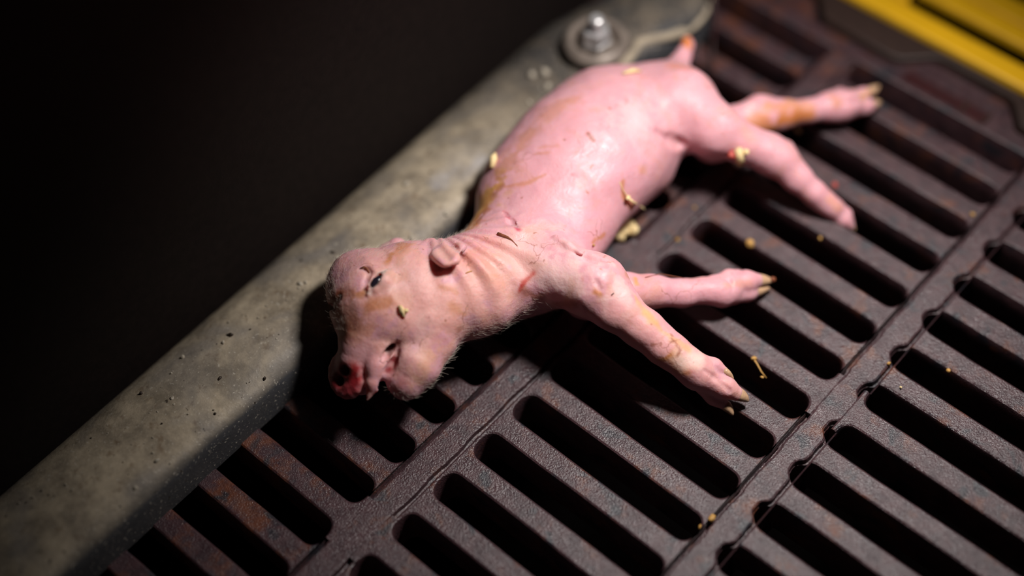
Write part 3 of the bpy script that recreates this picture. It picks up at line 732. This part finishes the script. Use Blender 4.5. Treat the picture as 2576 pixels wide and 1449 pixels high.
#@@DEBRIS
# ------------------------------------------------------------------ crumbs, straw and grit
ico_v = []; 
def lump(c, rad, seed, axes=(1, 1, 1), n=9):
    r_ = np.random.default_rng(seed); V = []; Fc = []
    rot = np.linalg.qr(r_.normal(size=(3, 3)))[0]
    for i in range(n+1):
        th = math.pi*i/n
        for j in range(12):
            ph = 2*math.pi*j/12; d = np.array([math.sin(th)*math.cos(ph), math.sin(th)*math.sin(ph), math.cos(th)])
            k = 1+.55*float(vnoise((d*1.3+seed*3.1)[None], 1.6)[0])+.3*float(vnoise((d*2.7+seed)[None], 2.0)[0])
            V.append(np.asarray(c)+rot@(d*np.array(axes)*rad*k))
    for i in range(n):
        for j in range(12):
            a = i*12+j; b = i*12+(j+1) % 12; Fc.append((a, a+12, b+12, b))
    return V, Fc
def join(*parts):
    V = []; Fc = []
    for v, f in parts:
        o = len(V); V += list(v); Fc += [tuple(i+o for i in q) for q in f]
    return V, Fc
def debris(name, label, cat, parts, mat, group=None, base=None):
    V, Fc = join(*parts); base = np.mean(V, 0) if base is None else base
    o = link(name, mk(name, np.asarray(V)-base, Fc, True, 0), mat); o.location = Vector(base)*S
    tag(o, label, cat, group); return o
def on_pig(px, py, up): p = B.hit(px, py); return p+B.normal(p)*up
c = on_pig(1010, 782, .03); debris('crumb', 'small yellow crumb stuck to the cheek of the piglet', 'crumb', [lump(c, .072, 3, (1.5, .8, .7)), lump(c+np.array([.06, .05, .0]), .035, 4)], M_CRUMB)
c = on_pig(1247, 405, .05); V1 = tube([on_pig(1240, 424, .03), c+np.array([0, 0, .04]), on_pig(1254, 392, .08)], [.05, .075, .02], 7)
debris('straw_chip', 'yellow straw chip sticking up from the back of the piglet', 'straw', [V1], M_CRUMB)
c = on_pig(1862, 392, .05)
chip = debris('straw_chip', 'cream and red chip lying on the upper hind leg', 'straw', [tube([on_pig(1856, 372, .07), c, on_pig(1864, 406, .04)], [.07, .085, .075], 7), lump(on_pig(1874, 378, .08), .055, 8)], M_CRUMB)
fv, ff = lump(on_pig(1845, 383, .05), .07, 9, (1, 1.6, .7)); o = link('red_fibre', mk('red_fibre', np.asarray(fv)-np.array(chip.location)/S, ff, True, 0), M_CRUMBR, chip)
ps = [Wp(x, y, .12) for x, y in ((1556, 592), (1572, 584), (1594, 579), (1580, 567), (1564, 574))]
clump = debris('feed_clump', 'lumpy tan clump of feed on the grate beside the belly', 'crumb', [lump(p, .12+.02*math.sin(i*5), 30+i, (1.1, 1, .8)) for i, p in enumerate(ps)], M_CRUMB)
fv, ff = lump(Wp(1538, 590, .14), .09, 44, (1.4, .6, .5)); link('red_fibre', mk('red_fibre', np.asarray(fv)-np.array(clump.location)/S, ff, True, 0), M_CRUMBR, clump)
debris('straw_chip', 'pale yellow sliver on the rump of the piglet', 'straw', [tube([on_pig(1566, 188, .03), on_pig(1590, 184, .05), on_pig(1612, 182, .03)], [.02, .05, .015], 7)], M_CRUMB)
c = on_pig(1574, 496, .06); d1 = on_pig(1590, 508, .06)
debris('straw_chip', 'bent straw with a pale knot hanging off the belly', 'straw', [lump(c, .05, 51, (1.4, .8, .8)), tube([c, d1, Wp(1604, 514, .9), Wp(1622, 526, .82)], [.028, .022, .016, .008], 7), tube([on_pig(1558, 458, .008), on_pig(1566, 478, .012), c], [.006, .008, .016], 6)], M_CRUMB)
debris('straw_chip', 'short curled straw below the belly by the foreleg', 'straw', [tube([on_pig(1490, 616, .03), Wp(1503, 622, .9), Wp(1515, 634, .8)], [.02, .028, .012], 6)], M_CRUMBO)
# straw stalk caught in a slot below the foreleg
a0, a1, a2, a3 = Wp(1892, 898, .03), Wp(1904, 915, .0), Wp(1915, 935, -.05), Wp(1928, 951, -.08)
debris('straw_stalk', 'thin dry stalk with a knot caught in the slot beside the forefoot', 'straw', [lump(Wp(1897, 902, .02), .05, 61, (1.3, .8, .8)), tube([a0, a1, a2, a3], [.02, .017, .014, .009], 7), lump(Wp(1917, 949, -.07), .026, 62, (1.3, .8, .8))], M_CRUMBO)
for px, py, z, r, mat, lab in [
    (1887, 612, .02, .07, M_CRUMBO, 'round amber crumb on slat edge above the lower forefoot'),
    (1791, 1304, .02, .07, M_CRUMBO, 'dull amber crumb at the end of a slot near the bottom'),
    (1765, 1326, -.12, .06, M_CRUMBO, 'smaller amber crumb just inside the slot near the bottom'),
    (2236, 914, .03, .03, M_CRUMBO, 'tiny orange crumb on the rib right of centre'),
    (2386, 932, .0, .038, M_CRUMBO, 'orange crumb on a slat edge at the right'),
    (2266, 974, .02, .02, M_CRUMB, 'tiny pale crumb on a slat right of the rib junction'),
    (1945, 703, .34, .05, M_BARK, 'brown speck of dirt on the claw tip of the lower forefoot'),
    (2008, 327, .0, .06, M_CRUMB, 'dim crumb on a slat under the stained hind leg'),
    (2100, 466, .0, .05, M_CRUMBR, 'reddish crumb on a slat right of the hind hock'),
    (2447, 540, .0, .045, M_CRUMBO, 'dim pale crumb on a slat by the far right rib'),
    (2063, 600, .0, .035, M_CRUMBO, 'dull crumb on a slat edge below the hind toe'),
    (1747, 522, .02, .028, M_CRUMBO, 'small orange crumb on the rib behind the belly'),
    (1705, 603, .0, .035, M_CRUMBO, 'small amber crumb at the groove of the rib')]:
    debris('crumb', lab, 'crumb', [lump(Wp(px, py, z), r, int(px), (1.2, 1, .8))], mat)
for nm, lab, pts, rd, mat in [
    ('bark_fibre', 'dark brown fibre with a thin tail on the neck', [(1252, 588), (1264, 594), (1276, 599), (1288, 606), (1302, 620)], [.03, .034, .03, .01, .004], M_BARK),
    ('bark_fibre', 'curved brown fibre on the brow above the eye', [(906, 676), (916, 672), (925, 677), (930, 687)], [.01, .024, .024, .01], M_BARK),
    ('bark_fibre', 'short olive fibre below the ear', [(1171, 688), (1180, 684), (1188, 682)], [.008, .012, .006], M_CRUMBO),
    ('bark_fibre', 'tiny dark fibre on the shoulder of the upper foreleg', [(1538, 742), (1544, 737)], [.01, .008], M_GRITD)]:
    debris(nm, lab, 'fibre', [tube([on_pig(x, y, .012) for x, y in pts], rd, 6)], mat)
V1 = tube([Wp(1560, 690, 1.2)*0+on_pig(1622, 700, .02), Wp(1660, 689, .95), Wp(1700, 696, .88), Wp(1730, 702, .75)], [.006, .007, .007, .004], 5)
debris('bark_fibre', 'thin dark thread arched above the lower foreleg', 'fibre', [V1], M_BARK)
V1 = tube([Wp(1797, -30, 1.2), Wp(1796, 60, .55), Wp(1793, 130, .1), Wp(1790, 185, .02)], [.035, .035, .032, .028], 6)
debris('thread', 'dark red hanging strand near the tail of the piglet', 'thread', [V1], M_REDP)
# grit scattered over the kerb: nobody could count it
def grit(name, n, mat, rmin, rmax, seed, spots=()):
    r_ = np.random.default_rng(seed); parts = []
    def top(u, v):
        du = u-edge_u(v); xs = [p[0] for p in prof[2:16]][::-1]; zs = [p[1] for p in prof[2:16]][::-1]
        return float(np.interp(du, xs, zs))
    for i in range(n):
        if i < len(spots): p = Wp(*spots[i][:2], .8); u, v, r = p[0], p[1], spots[i][2]
        else: v = r_.uniform(-5, 11.5); u = edge_u(v)-r_.uniform(.15, 1.7); r = rmin+(rmax-rmin)*r_.random()**3
        parts.append(lump((u, v, top(u, v)+r*.1), r, seed*100+i, (1.2, 1, .7), 4))
    o = link(name, mk(name, join(*parts)[0], join(*parts)[1], True, 0), mat, kerb); o['kind'] = 'stuff'
grit('pale_grit', 240, M_GRIT, .004, .024, 5, [(1340, 188, .075), (1372, 183, .08), (1378, 222, .075), (1332, 262, .06), (1022, 462, .05), (1123, 535, .05), (1035, 600, .06), (850, 650, .04), (757, 715, .05), (770, 712, .04), (435, 1003, .045), (340, 1228, .05), (395, 1160, .05), (560, 860, .04), (575, 838, .03), (455, 887, .04)])
grit('dark_grit', 110, M_GRITD, .004, .018, 6, [(838, 635, .045), (580, 840, .045), (552, 956, .045), (350, 980, .04), (665, 948, .03), (541, 1040, .025)])
